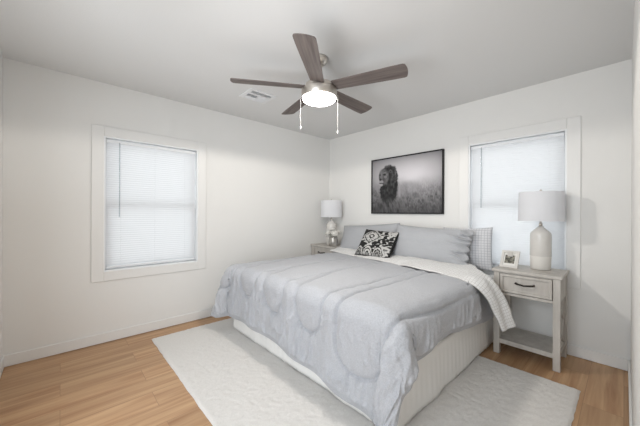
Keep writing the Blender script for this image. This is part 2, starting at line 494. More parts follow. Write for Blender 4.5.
def skirt():
    pts = []; h = 0.004
    P = [(-BHW, hl_), (-BHW, -hl_), (BHW, -hl_), (BHW, hl_)]
    rows = []
    zs = np.linspace(0, 1, 14)
    path = []; dist = 0
    for (a, c) in zip(P[:-1], P[1:]):
        a, c = np.array(a), np.array(c); L_ = np.linalg.norm(c-a); t = (c-a)/L_
        nn = np.array([t[1], -t[0]])
        k = int(L_/0.008)
        for i in range(k):
            path.append((a+t*L_*i/k, nn, dist+L_*i/k, min(i/k, 1-i/k)*L_))
        dist += L_
    path.append((np.array(P[-1]), np.array([1.0, 0.0]), dist, 0))
    G = np.zeros((len(path), len(zs), 3))
    for i, (p, nn, d, e) in enumerate(path):
        pl = 0.5+0.5*math.sin(d*2*math.pi/0.065 + 0.8*math.sin(d*3.1))
        w = float(vn(d*6, 0.5, 4)); hem = 0.020+0.004*float(vn(d*14, 3.3, 5))
        for j, z in enumerate(zs):
            out = -0.004 + (1-z)*(0.012+0.003*pl+0.007*w) + 0.0008*pl*math.sin(math.pi*z)
            G[i, j] = (p[0]+nn[0]*out, p[1]+nn[1]*out, hem+(0.352-hem)*z)
    me = grid_mesh('bed_skirt', G)
    o = link('bed_skirt', me, M['skirt'], bed, smooth=True)
    s = o.modifiers.new('thick', 'SOLIDIFY'); s.thickness = 0.003; s.offset = 0
skirt()

# ------------------------------------------------------------------ comforter
def comforter():
    TOP, RAD = 0.668, 0.09
    n, m = 430, 330
    I, J = np.meshgrid(np.linspace(0, 1, n), np.linspace(0, 1, m), indexing='ij')
    head_l, head_r = 2.97, 2.80                              # skewed top edge, folded under the sheet
    eL, eR, eF = -BHW+0.035, BHW-0.035, BFOOT+0.035
    # cloth coordinates: s across (bed centre 0), y along
    ylow = eF - (0.552+0.100*sst(-0.2, 0.9, I*2-1)+0.012*vn(I*9, 0.3, 3))
    Yc = None
    yhead0 = head_l + (head_r-head_l)*I
    Y0 = ylow + (yhead0-ylow)*J
    s_left = eL-0.46+0.42*sst(2.45, 2.75, Y0)
    aR = 0.315 + 0.09*sst(1.9, 2.7, Y0) + 0.03*sst(1.6, 1.2, Y0) + 0.012*vn(Y0*7, 0.2, 5)
    s_right = eR+aR
    S = s_left+(s_right-s_left)*I
    Yc = ylow+(yhead0-ylow)*J
    a = np.where(S > eR, S-eR, np.where(S < eL, eL-S, 0)); sg = np.where(S > 0, 1, -1)
    bq = np.maximum(eF-Yc, 0)
    r = np.hypot(a, bq); th = np.arctan2(bq, np.maximum(a, 1e-9))
    q = math.pi/2*RAD
    cn = ((a > 0) & (bq > 0))*np.sin(2*np.arctan2(bq, np.maximum(a, 1e-9)))
    rm = np.where(S < 0, 0.60, 0.70)
    r = np.where(r > rm-0.12, r*(1-cn)+cn*(rm-0.12+0.12*np.tanh((r-rm+0.12)/0.12)), r)
    ang = np.clip(r/RAD, 0, math.pi/2)
    corner = np.sin(2*np.clip(th, 0, math.pi/2))*((a > 0) & (bq > 0))
    beyond = np.maximum(r-q, 0)
    flare = 0.03 + np.where(S < 0, 0.24, 0.20)*corner**1.5
    Hh = RAD*np.sin(ang)+beyond*flare
    V = RAD*(1-np.cos(ang))+beyond*np.sqrt(1-flare**2)
    # soft hanging folds
    along = np.where(bq > a, S, Yc*1.3)
    Hh = Hh + np.where(S < 0, 0.075, 0.045)*corner**0.8*np.sin(math.pi*np.clip(r/0.66, 0, 1))
    wv = 0.013*np.sin(S*13.5+0.6+1.5*vn(S*2, 0.1, 6)) * sst(0.1, 0.5, bq) + 0.012*vn(Yc*6, 0.7, 8)*sst(0.05, 0.3, a)
    fold = corner*0.016*np.sin(th*6+0.5)*sst(0.12, 0.5, r)
    Hh = Hh + wv*(bq > 0) + wv*(a > 0)*(bq <= 0) + fold
    X = np.clip(S, eL, eR) + np.where(r > 0, Hh*np.cos(th), 0)*sg*(a > 0)
    Y = np.maximum(Yc, eF) - np.where(bq > 0, Hh*np.sin(th), 0)
    Z = TOP - V
    Z = Z + 0.004*np.cos(np.clip(S/BHW, -1, 1)*math.pi/2)*sst(0.0, 0.3, Yc-eF) + 0.008*fbm(S*2.2, Yc*2.2, 11, 2)*(r < 0.05)
    low = np.maximum(0.030-Z, 0)
    Z = np.maximum(Z, 0.030)
    Y = Y - low*0.5*np.sin(th); X = X + low*0.5*np.cos(th)*sg
    X = X + BXC
    # quilting seams: long U-ended lobes running up the bed
    seam = np.full(S.shape, 9.0)
    inside = np.zeros(S.shape)
    for cx, bb, w0, tilt in ((-1.06, 0.455, 0.19, 0.06), (-1.50, 0.325, 0.145, -0.11), (-1.955, 0.31, 0.145, -0.14), (-2.385, 0.275, 0.14, -0.14), (-2.80, 0.26, 0.14, -0.14)):
        d = np.concatenate([0.19*(np.linspace(0, 1, 60)**2), np.linspace(0.19, 2.2, 260)[1:]])
        w = w0*np.sqrt(np.clip(1-(1-np.minimum(d/0.19, 1))**2, 0, 1)) + (0.232-w0)*sst(0.15, 0.85, d)
        ctr = (cx-BXC) + tilt*np.minimum(d, 0.9)
        yy = eF-bb+d
        px = np.concatenate([ctr-w, ctr+w]); py = np.concatenate([yy, yy])
        dist_up = Yc-(eF-bb)
        dcl = np.clip(dist_up, 0, 2.2)
        wl = w0*np.sqrt(np.clip(1-(1-np.minimum(dcl/0.19, 1))**2, 0, 1)) + (0.232-w0)*sst(0.15, 0.85, dcl)
        inside = np.maximum(inside, (dist_up > 0)*(np.abs(S-(cx-BXC)-tilt*np.minimum(dcl, 0.9)) < wl))
        for k in range(0, len(px), 80):
            dd = np.min((S[..., None]-px[k:k+80])**2+(Yc[..., None]-py[k:k+80])**2, -1)
            seam = np.minimum(seam, np.sqrt(dd))
    puff = (0.028*(1-np.exp(-seam/0.040)) - 0.014*np.exp(-(seam/0.010)**2)-0.022)*(1-0.6*sst(BFOOT+0.35, BFOOT+1.0, Yc))+0.022
    # puckers near seams, long creases down the drops
    wr = 0.0035*fbm(S*20, Yc*20, 21, 3)*np.exp(-seam/0.05)
    ridge = lambda p, q, sd: (1-np.abs(fbm(p, q, sd, 3)))**3
    loose = sst(0.05, 0.25, r)*(1-0.8*inside)
    foot = sst(-0.05, 0.10, bq-a)
    wr = wr + loose*foot*0.026*(ridge(S*11+1.2*vn(S*3, Yc*3, 33), Yc*3.2, 31)-0.35)
    wr = wr + loose*(1-foot)*0.016*(ridge(Yc*9+S*2, S*3.5, 36)-0.35)
    wr = wr + sst(0.05, 0.25, r)*0.0030*fbm(S*26, Yc*16, 41, 2)
    wr += 0.0018*fbm(S*13, Yc*11, 51, 3)
    disp = puff+wr
    edge = np.minimum(np.minimum(I, 1-I)*2.7, np.minimum(J, 1-J)*2.0)
    disp = disp*sst(0, 0.06, edge) + 0.0
    P = np.stack([X, Y, Z], -1)
    du = np.gradient(P, axis=0); dv = np.gradient(P, axis=1)
    N = np.cross(du, dv); N /= np.linalg.norm(N, axis=-1, keepdims=True)+1e-12
    fy = 2.80+(2.42-2.80)*np.clip((X-(-2.80))/1.95, 0, 1)
    tuck = sst(fy+0.00, fy+0.10, Yc)                          # pressed flat under the folded sheet
    P = P+N*(disp*(1-0.85*tuck))[..., None]
    P[..., 2] = np.maximum(P[..., 2], 0.026)
    me = grid_mesh('comforter', P)
    o = link('comforter', me, M['grey_fabric'], smooth=True)
    s = o.modifiers.new('thick', 'SOLIDIFY'); s.thickness = 0.016; s.offset = -1
    tag(o, 'quilted light grey comforter spread over the bed and hanging at the foot', 'comforter')
comforter()

# ------------------------------------------------------------------ white checked sheet folded over the comforter's top edge
def catmull(pts, n):
    pts = np.array(pts, float)
    P = np.vstack([2*pts[0]-pts[1], pts, 2*pts[-1]-pts[-2]])
    seg = np.linalg.norm(np.diff(pts, axis=0), axis=1); cum = np.concatenate([[0], np.cumsum(seg)])
    out = []
    for d in np.linspace(0, cum[-1]*0.99999, n):
        i = np.searchsorted(cum, d, 'right')-1; t = (d-cum[i])/seg[i]
        a, b, c, e = P[i], P[i+1], P[i+2], P[i+3]
        out.append(0.5*((2*b)+(c-a)*t+(2*a-5*b+4*c-e)*t*t+(3*b-a-3*c+e)*t**3))
    return np.array(out)
def top_sheet():
    n, m = 200, 30
    front = catmull([(-2.83, 2.80, .690), (-2.50, 2.74, .692), (-2.10, 2.67, .692), (-1.608, 2.60, .691), (-1.10, 2.49, .690), (-.90, 2.40, .690), (-.800, 2.38, .662), (-.742, 2.43, .58), (-.710, 2.52, .44), (-.675, 2.60, .285)], n)
    back = catmull([(-2.83, 3.06, .735), (-2.45, 3.06, .735), (-1.785, 3.05, .730), (-1.10, 3.03, .720), (-.92, 2.85, .705), (-.80, 2.74, .672), (-.735, 2.735, .59), (-.685, 2.755, .47), (-.635, 2.785, .315)], n)
    s = np.linspace(0, 1, m)[None, :, None]
    P = front[:, None]*(1-s)+back[:, None]*s
    U = np.linspace(0, 2.55, n)[:, None]*np.ones((1, m)); Vv = np.linspace(0, 0.36, m)[None]*np.ones((n, 1))
    drop = sst(1.9, 2.3, U)
    out = (0.012+0.038*drop)*np.sin(np.linspace(0, math.pi, m))[None] + 0.006*fbm(U*7, Vv*9, 61, 3) + 0.014*np.sin(Vv*26+U*3)*drop
    du = np.gradient(P, axis=0); dv = np.gradient(P, axis=1)
    N = np.cross(du, dv); N /= np.linalg.norm(N, axis=-1, keepdims=True)
    P = P+N*out[..., None]
    me = grid_mesh('folded_sheet', P, uv=np.stack([U, Vv], -1))
    o = link('folded_sheet', me, M['sheet'], smooth=True)
    sd = o.modifiers.new('thick', 'SOLIDIFY'); sd.thickness = 0.008; sd.offset = 0
    tag(o, 'white finely checked sheet folded over the comforter, its corner hanging by the nightstand', 'sheet')
top_sheet()

# ------------------------------------------------------------------ pillows
def pillow_mesh(name, w, h, t, seed, crumple=0.0, col=None, k=56, sag=0.0):
    u = np.linspace(-1, 1, k); U, V = np.meshgrid(u, u, indexing='ij')
    prof = (np.clip(1-np.abs(U)**2.6, 0, 1)**0.55)*(np.clip(1-np.abs(V)**2.6, 0, 1)**0.55)
    X = w/2*U*(1-0.05*(1-V**2)*np.abs(U)); Y = h/2*V*(1-0.07*(1-U**2)*np.abs(V)) - sag*(1-U**2)*(V+1)/2
    faces = []
    res = []
    for sd in (1, -1):
        Z = sd*t/2*prof
        Z = Z + sd*prof*(0.006*fbm(U*2.2+seed, V*2.2, seed, 3))
        if crumple and sd > 0:
            c = sst(0.45, 0.95, U+0.12*V)
            fo = V*2.6+1.1*U+0.5*vn(U*2.5, V*2.5, seed+3)
            rid = (1-np.abs(((fo*1.25) % 1)*2-1))**1.6
            Z = Z + np.clip(prof, 0, 1)**0.4*crumple*c*(1.3*rid-0.5+0.35*vn(U*6, V*9, seed+5))
            X = X - 0.03*c*rid*sst(0.6, 1.0, U)
        res.append(np.stack([X, Y, Z], -1))
    bm_v = []
    k2 = k*k
    idx = np.arange(k2).reshape(k, k)
    q = np.stack([idx[:-1, :-1], idx[1:, :-1], idx[1:, 1:], idx[:-1, 1:]], -1).reshape(-1, 4)
    bidx = idx + k2
    border = np.zeros((k, k), bool); border[0] = border[-1] = True; border[:, 0] = border[:, -1] = True
    bidx = np.where(border, idx, bidx)
    q2 = np.stack([bidx[:-1, :-1], bidx[:-1, 1:], bidx[1:, 1:], bidx[1:, :-1]], -1).reshape(-1, 4)
    allv = np.vstack([res[0].reshape(-1, 3), res[1].reshape(-1, 3)])
    used = np.unique(np.concatenate([q.reshape(-1), q2.reshape(-1)]))
    remap = -np.ones(2*k2, int); remap[used] = np.arange(len(used))
    me = bpy.data.meshes.new(name)
    me.from_pydata(allv[used].tolist(), [], remap[np.vstack([q, q2])].tolist())
    uvs = np.stack([X, Y], -1).reshape(-1, 2); uvs = np.vstack([uvs, uvs])[used]
    l = me.uv_layers.new(name='UVMap')
    li = np.zeros(len(me.loops), np.int32); me.loops.foreach_get('vertex_index', li)
    l.data.foreach_set('uv', uvs[li].astype(np.float32).reshape(-1))
    if col is not None:
        C = col(U, V).reshape(-1, 3); C = np.vstack([C, C*0+0.02])[used]
        a = me.color_attributes.new('print', 'FLOAT_COLOR', 'POINT')
        cc = np.ones((len(used), 4), np.float32); cc[:, :3] = C
        a.data.foreach_set('color', cc.reshape(-1))
    return me

def stand(o, cx, ybase, zbase, h, lean, rz=0.0, ry=0.0):
    """stand a pillow on its long edge, leaning back towards the wall"""
    m = Matrix.Rotation(R(rz), 4, 'Z') @ Matrix.Rotation(R(90-lean), 4, 'X') @ Matrix.Rotation(R(ry), 4, 'Z')
    top = m.to_3x3() @ Vector((0, h/2, 0))
    o.matrix_world = Matrix.Translation(Vector((cx, ybase, zbase))+Vector((0, top.y, top.z))) @ m

p = link('pillow', pillow_mesh('pillow', 0.50, 0.44, 0.13, 5), M['check'], smooth=True)
stand(p, -1.140, 3.150, 0.645, 0.44, 6, 0, 2.5)
tag(p, 'white and grey checked pillow upright against the wall by the right window', 'pillow')
p = link('pillow', pillow_mesh('pillow', 0.93, 0.40, 0.17, 1), M['pillow_fabric'], smooth=True)
stand(p, -2.378, 2.985, 0.708, 0.40, 24, 0, 4.5)
tag(p, 'smooth grey pillow nearest the corner, beside the vase of roses', 'pillow')
p = link('pillow', pillow_mesh('pillow', 0.90, 0.40, 0.17, 2, crumple=0.05, k=110), M['pillow_fabric'], smooth=True)
stand(p, -1.472, 2.950, 0.700, 0.39, 17, 0, -2.0)
tag(p, 'grey pillow with a crumpled end, leaning in front of the checked pillow', 'pillow')

def ikat(U, V):
    """black and white ikat: a big ringed medallion, scalloped arches below, triangles at one side"""
    u = U+0.022*vn(U*22, V*22, 71)+0.02*vn(U*9, V*26, 72)
    v = V+0.022*vn(U*20, V*24, 73)
    g = np.zeros(u.shape)
    fl = fbm(u*6, v*6, 75, 2)
    g = np.where(fl > 0.28, 1.0, 0.0)                                # loose blotches
    # zigzag bands right of the medallion
    zz = ((u*1.2-0.9*v)*2.6+0.25*np.sin(v*18)) % 1
    g = np.where((u > 0.15), (zz < 0.34)*1.0, g)
    g = np.where((u > 0.15) & (vn(u*9, v*9, 77) > 0.45), 0.0, g)
    # medallion
    d = np.abs(u+0.30)/0.62+np.abs(v-0.34)/0.66
    ring = np.select([d < 0.16, d < 0.32, d < 0.44, d < 0.72, d < 0.84, d < 1.0], [1, 0, 1, 0.9, 0, 0.8], -1)
    ring = np.where((d > 0.46) & (d < 0.72) & (vn(u*16, v*16, 78) > 0.35), 0.0, ring)
    g = np.where(ring >= 0, ring, g)
    # arches along the bottom
    for c in (-0.78, -0.22, 0.34):
        e = np.hypot((u-c)/0.29, (v+1.0)/0.66)
        ar = np.select([e < 0.30, e < 0.42, e < 0.62, e < 0.74, e < 0.90, e < 1.0], [0.45, 0, 0.5 if c != -0.22 else 1, 0, 1, 0], -1)
        g = np.where(ar >= 0, ar, g)
    # pale triangles on the right edge
    for c0, c1 in ((0.92, 0.30), (-0.30, -0.95)):
        tri = (v < c0) & (np.abs(u-0.72) < 0.26*(v-c1)/(c0-c1))
        inn = (v < c0-0.14) & (np.abs(u-0.72) < 0.26*(v-c1-0.22)/(c0-c1))
        g = np.where(tri, np.where(inn & (fl > -0.2), 0.25, 0.95), g)
    g = np.where((np.abs(U) > 0.97) | (np.abs(V) > 0.97) | (U > 0.94), 0.0, g)
    c = 0.010+g*0.52
    return np.stack([c, c*0.985, c*0.95], -1)
p = link('cushion', pillow_mesh('cushion', 0.49, 0.40, 0.13, 9, col=ikat, k=150), M['ikat'], smooth=True)
stand(p, -2.070, 2.740, 0.694, 0.40, 38, 6, -3)
tag(p, 'black and white ikat patterned throw cushion leaning on the grey pillows', 'cushion')

# ------------------------------------------------------------------ nightstands
def nightstand(label, cx, yf, group=None):
    root = thing('nightstand', label, 'nightstand', (cx, yf, 0))
    W2, D, HT = 0.228, 0.385, 0.744
    m = M['grey_wood']
    MB().box(-W2-0.012, W2+0.012, -0.012, D+0.006, HT-0.024, HT, 0.004).build('table_top', m, root)
    lg = 0.046
    for sx in (-1, 1):
        for y0 in (0, D-lg):
            MB().box(sx*W2 if sx < 0 else W2-lg, -W2+lg if sx < 0 else W2, y0, y0+lg, 0.001, HT-0.025, 0.003).build('leg', m, root)
    c = MB()
    z0 = 0.530
    for sx in (-1, 1):
        xa = -W2+0.006 if sx < 0 else W2-0.022
        c.box(xa, xa+0.016, lg, D-lg, z0, HT-0.025)
    c.box(-W2+lg, W2-lg, D-0.025, D-0.01, z0, HT-0.025)
    c.box(-W2+lg, W2-lg, 0.004, 0.022, z0-0.006, z0+0.016, 0.002)
    c.box(-W2+lg, W2-lg, 0.006, 0.022, HT-0.034, HT-0.025)
    c.box(-W2+lg, W2-lg, 0.022, D-0.025, z0, z0+0.010)
    c.build('drawer_case', m, root)
    dz0, dz1, dx = 0.551, 0.708, W2-lg-0.004
    d = MB()
    d.box(-dx, dx, 0.006, 0.026, dz0, dz1, 0.002)
    fr = 0.022
    d.box(-dx, dx, -0.004, 0.008, dz0, dz0+fr, 0.003); d.box(-dx, dx, -0.004, 0.008, dz1-fr, dz1, 0.003)
    d.box(-dx, -dx+fr, -0.004, 0.008, dz0+fr-0.002, dz1-fr+0.002, 0.003); d.box(dx-fr, dx, -0.004, 0.008, dz0+fr-0.002, dz1-fr+0.002, 0.003)
    dr = d.build('drawer', m, root)
    hz = 0.637
    tag(MB().tube([(-0.062, 0.008, hz+0.004), (-0.062, -0.016, hz+0.004), (-0.055, -0.022, hz+0.003), (0, -0.025, hz-0.005), (0.055, -0.022, hz+0.003), (0.062, -0.016, hz+0.004), (0.062, 0.008, hz+0.004)],
                  [0.0075, 0.007, 0.0075, 0.0065, 0.0075, 0.007, 0.0075], 8).build('handle', M['iron'], dr, smooth=True), 'dark bow-shaped pull')
    s = MB()
    s.box(-W2+0.004, W2-0.004, 0.010, D-0.006, 0.118, 0.134, 0.002)
    s.box(-W2+lg, W2-lg, 0.006, 0.022, 0.095, 0.134, 0.002)
    s.build('shelf', m, root)
    for sx in (-1, 1):                                   # lattice sides: two stacked crosses
        x = sx*(W2-lg/2)
        l = MB()
        ya, yb, za, zb = lg, D-lg, 0.135, z0
        zm = (za+zb)/2
        t = 0.009
        def bar(p, q):
            p, q = Vector(p), Vector(q); d_ = (q-p); L_ = d_.length
            an = math.atan2(d_.z, d_.y)
            mt = Matrix.Translation((p+q)/2) @ Matrix.Rotation(an, 4, 'X')
            l.box(-t, t, -L_/2, L_/2, -0.010, 0.010, 0.002, 1, mt)
        for zz0, zz1 in ((za, zm), (zm, zb)):
            bar((x, ya, zz0), (x, yb, zz1)); bar((x, ya, zz1), (x, yb, zz0))
        l.box(x-t, x+t, ya, yb, za-0.01, za+0.012); l.box(x-t, x+t, ya, yb, zb-0.016, zb+0.004)
        l.build('lattice_panel', m, root)
    return root
nightstand('washed grey nightstand with one drawer, standing below the right window', -0.562, 2.834)
nightstand('washed grey nightstand in the room corner holding the vase of roses', -3.072, 2.866)

# ------------------------------------------------------------------ lamps
def table_lamp(label, x, y, z):
    root = thing('table_lamp', label, 'lamp', (x, y, z))
    b = MB().lathe([(0, 0.001), (0.066, 0.001), (0.072, 0.006), (0.075, 0.10), (0.0755, 0.118)], 48)
    b.build('lower_base', M['ceramic_raw'], root, smooth=True)
    b = MB().lathe([(0.0755, 0.118), (0.0765, 0.122), (0.0765, 0.285), (0.0755, 0.307), (0.071, 0.319), (0.056, 0.337), (0.036, 0.356), (0.024, 0.368), (0.019, 0.376), (0, 0.376)], 48)
    b.build('base', M['ceramic'], root, smooth=True)
    b = MB().lathe([(0.0, 0.376), (0.014, 0.376), (0.014, 0.40), (0.008, 0.405), (0.008, 0.60), (0, 0.60)], 20)
    b.build('stem', M['nickel'], root, smooth=True)
    z0, z1, r0, r1 = 0.422, 0.676, 0.164, 0.158
    b = MB().lathe([(r0, z0), (r1, z1), (r1-0.003, z1), (r0-0.003, z0)], 64, closed=True)
    sh = autosmooth(b.build('shade', M['shade'], root), 50)
    sp = MB()
    for k in range(3):
        a = k*2*math.pi/3
        sp.tube([(0, 0, z1-0.012), ((r1-0.002)*math.cos(a), (r1-0.002)*math.sin(a), z1-0.008)], 0.002, 6)
    sp.build('spider', M['nickel'], sh)
    MB().lathe([(0, 0.60), (0.004, 0.60), (0.004, z1), (0.009, z1+0.004), (0.010, z1+0.014), (0.006, z1+0.022), (0, z1+0.024)], 16).build('finial', M['nickel'], root, smooth=True)
    return root
table_lamp('cream ceramic table lamp with white drum shade in front of the right window', -0.500, 3.096, 0.744)
table_lamp('cream ceramic table lamp with white drum shade in the corner behind the roses', -3.045, 3.045, 0.744)

# ------------------------------------------------------------------ small framed photo on the right nightstand
def photo_frame():
    root = thing('photo_frame', 'small pale photo frame leaning back on the nightstand under the right window', 'photo frame', (-0.712, 2.965, 0.7455), (0, 0, R(-2)))
    lean = Matrix.Rotation(R(-31), 4, 'X')
    w, h, t, f = 0.070, 0.168, 0.014, 0.022
    b = MB()
    b.box(-w, w, 0, t, 0, f, 0.002, 2, lean); b.box(-w, w, 0, t, h-f, h, 0.002, 2, lean)
    b.box(-w, -w+f, 0, t, f-0.001, h-f+0.001, 0.002, 2, lean); b.box(w-f, w, 0, t, f-0.001, h-f+0.001, 0.002, 2, lean)
    b.box(-w+0.004, w-0.004, t-0.003, t, 0.004, h-0.004, 0, 2, lean)
    b.build('frame', M['frame_wood'], root)
    mt = MB().box(-w+f-0.001, w-f+0.001, 0.007, 0.010, f-0.001, h-f+0.001, 0, 2, lean).build('mount', M['mount'], root)
    k = 40
    U, V = np.meshgrid(np.linspace(-1, 1, k), np.linspace(-1, 1, k), indexing='ij')
    P = np.stack([U*(w-f-0.010), np.full(U.shape, 0.0062), h/2+V*(h/2-f-0.022)], -1)
    P = P @ np.array(lean.to_3x3()).T
    g = 0.16+0.13*fbm(U*3, V*3, 81, 4)+0.06*fbm(U*9, V*9, 85, 2)
    C = np.stack([g*1.05, g*1.0, g*0.82], -1).clip(0.02, 0.6)
    link('photo', grid_mesh('photo', P, col=C), M['print'], mt)
    MB().box(-0.02, 0.02, 0.088, 0.093, 0.002, 0.115, 0.001, 1, Matrix.Rotation(R(18), 4, 'X')).build('easel_back', M['frame_wood'], root)
photo_frame()

# ------------------------------------------------------------------ vase of white roses on the left nightstand
VX, VY, VZ = -2.893, 2.935, 0.744
v = MB().lathe([(0, 0.0015), (0.040, 0.0015), (0.050, 0.010), (0.056, 0.05), (0.054, 0.09), (0.046, 0.118), (0.050, 0.128), (0.047, 0.128), (0.043, 0.118), (0.050, 0.09), (0.051, 0.05), (0.044, 0.014), (0, 0.012)], 40).build('vase', M['vase_glass'], loc=(VX, VY, VZ), smooth=True); v.scale = (1.28, 1.28, 1.05)
tag(v, 'small round silvery grey vase holding white roses on the corner nightstand', 'vase')
def rose_bloom():
    b = MB(); rnd = random.Random(3)
    b.lathe([(0, 0.0), (0.012, 0.002), (0.021, 0.010), (0.024, 0.018), (0.021, 0.027), (0.013, 0.032), (0.006, 0.031), (0, 0.028)], 20)
    for ring, (n, tilt, rad, hh) in enumerate(((3, 8, 0.012, 0.032), (4, 20, 0.018, 0.034), (5, 38, 0.024, 0.036), (6, 58, 0.030, 0.036))):
        for k in range(n):
            az = 2*math.pi*k/n+ring*0.7+rnd.uniform(-.15, .15)
            nu, nv = 6, 5
            V = []
            for i in range(nu):
                for j in range(nv):
                    t = i/(nu-1); s = j/(nv-1)*2-1
                    wd = rad*1.15*math.sin(math.pi*(0.12+0.80*t))
                    cup = R(tilt)*(0.35+0.9*t)
                    out = rad*0.25+hh*t*math.sin(cup)-abs(s)**2*wd*0.35
                    up = hh*t*math.cos(cup*0.9)
                    y = s*wd
                    V.append(b.bm.verts.new((out*math.cos(az)-y*math.sin(az), out*math.sin(az)+y*math.cos(az), up)))
            for i in range(nu-1):
                for j in range(nv-1):
                    b.bm.faces.new((V[i*nv+j], V[(i+1)*nv+j], V[(i+1)*nv+j+1], V[i*nv+j+1]))
    return b
spots = [(-0.078, -0.012, 0.150, 40, 185), (-0.020, -0.066, 0.150, 38, -110), (0.062, -0.040, 0.152, 40, -30), (0.040, 0.055, 0.160, 28, 60), (-0.012, 0.008, 0.192, 6, 200)]
rose = thing('white_rose', 'white rose in the silvery vase on the corner nightstand', 'flower', (0, 0, 0), group='white roses in the vase')
bl_ = rose_bloom().build('bloom', M['petal'], rose, smooth=True)
sd = bl_.modifiers.new('thick', 'SOLIDIFY'); sd.thickness = 0.0012
bl_.scale = (1.38, 1.38, 1.3)
MB().tube([(0, 0, 0.004), (0, 0, -0.03), (0, 0, -0.06)], 0.0022, 6).build('stem', M['stem'], rose, smooth=True)
for i, (dx, dy, dz, t, az) in enumerate(spots):
    r_ = rose if i == 0 else copy_tree(rose)
    r_.location = (VX+dx, VY+dy, VZ+dz+0.030)
    r_.rotation_euler = (Matrix.Rotation(R(az), 4, 'Z') @ Matrix.Rotation(R(t), 4, 'Y') @ Matrix.Rotation(i*1.3, 4, 'Z')).to_euler()

# ------------------------------------------------------------------ picture on the back wall
def lion_print(u, v):
    """grey photograph: a maned lion facing left, tall grass, pale sky (linear values)"""
    hor = 0.56+0.03*vn(u*6, 0.5, 131)-0.02*u
    sky = 0.40+0.26*np.exp(-((v-0.64)/0.26)**2)*np.exp(-((u-0.60)/0.42)**2)+0.015*fbm(u*4, v*4, 101, 3)
    gr = 0.20+0.06*fbm(u*34+v*4, v*16, 111, 4)+0.07*vn(u*120+v*12, v*34, 121)+0.10*np.exp(-((u-0.74)/0.20)**2-((v-0.48)/0.17)**2)
    gr = gr*(0.45+0.55*sst(0.0, 0.45, v))
    k = sst(-0.22, 0.14, v-hor)
    img = sky*k+gr*(1-k)
    def lay(mask, val):
        nonlocal img
        img = img*(1-mask)+val*mask
    def ell(cu, cv, a, c, soft=0.2, ang=0.0, jag=0.0):
        ca, sa = math.cos(ang), math.sin(ang)
        du, dv = (u-cu)*1.353, v-cv
        x, y = du*ca+dv*sa, -du*sa+dv*ca
        return 1-sst(1-soft, 1+soft, np.hypot(x/a, y/c)+jag)
    fur = fbm(u*42, v*20, 161, 4)
    jg = 0.07*fbm(u*46, v*30, 151, 3)
    # back, flank and haunch in the grass
    lay(ell(0.56, 0.42, 0.24, 0.13, 0.35)*0.5, 0.24+0.05*fbm(u*20, v*14, 141, 3))
    lay(ell(0.66, 0.30, 0.06, 0.05, 0.5)*0.55, 0.07)
    lay(ell(0.435, 0.36, 0.028, 0.10, 0.5)*0.7, 0.34)
    # mane and chest
    mane = np.maximum.reduce([ell(0.272, 0.655, 0.185, 0.230, 0.10, 0, jg), ell(0.262, 0.40, 0.185, 0.25, 0.10, 0, jg), ell(0.31, 0.50, 0.14, 0.24, 0.12, 0, jg)])
    lay(mane, 0.016+0.015*np.clip(fur, -0.8, 1))
    lay(mane*ell(0.355, 0.66, 0.050, 0.15, 0.6, -0.2)*0.8, 0.075+0.07*np.clip(fur, -0.8, 1))
    lay(mane*ell(0.26, 0.865, 0.11, 0.030, 0.6)*0.7, 0.07+0.05*np.clip(fur, -0.8, 1))
    lay(mane*ell(0.24, 0.40, 0.10, 0.06, 0.8)*0.4, 0.05+0.04*np.clip(fur, -0.8, 1))
    # grass in front of the chest
    lay(sst(0.32, 0.14, v)*0.75*sst(0.02, 0.10, u)*sst(0.55, 0.42, u), 0.085+0.06*fbm(u*50+v*9, v*10, 171, 3))
    # face, three-quarter view
    lay(ell(0.182, 0.665, 0.096, 0.150, 0.16, 0.08, 0.3*jg), 0.10+0.05*fur)
    lay(ell(0.185, 0.775, 0.072, 0.050, 0.6)*0.7, 0.11+0.05*fur)
    lay(ell(0.246, 0.655, 0.030, 0.11, 0.5, -0.1)*0.8, 0.16+0.06*fur)
    lay(ell(0.155, 0.690, 0.022, 0.095, 0.5, 0.10)*0.7, 0.19)       # bridge of the nose
    lay(ell(0.212, 0.668, 0.032, 0.024, 0.5)*0.8, 0.22)             # cheek
    lay(ell(0.118, 0.690, 0.014, 0.050, 0.5)*0.6, 0.07)
    lay(ell(0.203, 0.716, 0.030, 0.018, 0.4, -0.2), 0.018)          # eyes
    lay(ell(0.129, 0.716, 0.016, 0.016, 0.4), 0.018)
    lay(ell(0.205, 0.750, 0.036, 0.012, 0.5, 0.2)*0.8, 0.20)        # brow
    lay(ell(0.190, 0.620, 0.030, 0.040, 0.6)*0.8, 0.06)
    lay(ell(0.148, 0.580, 0.050, 0.036, 0.3), 0.30)                 # muzzle
    lay(ell(0.137, 0.628, 0.026, 0.022, 0.3), 0.020)                # nose
    lay(ell(0.148, 0.556, 0.044, 0.009, 0.4), 0.020)                # mouth
    lay(ell(0.150, 0.524, 0.034, 0.024, 0.35), 0.36)                # chin
    lay(ell(0.300, 0.765, 0.026, 0.034, 0.4, 0.4), 0.10)            # ear
    lay(ell(0.300, 0.760, 0.013, 0.018, 0.5, 0.4), 0.02)
    # the print's own darkened border
    img = img*(1-0.60*np.clip(((u-0.5)/0.60)**4+((v-0.5)/0.60)**4, 0, 1))
    return np.clip(img, 0.006, 0.8)

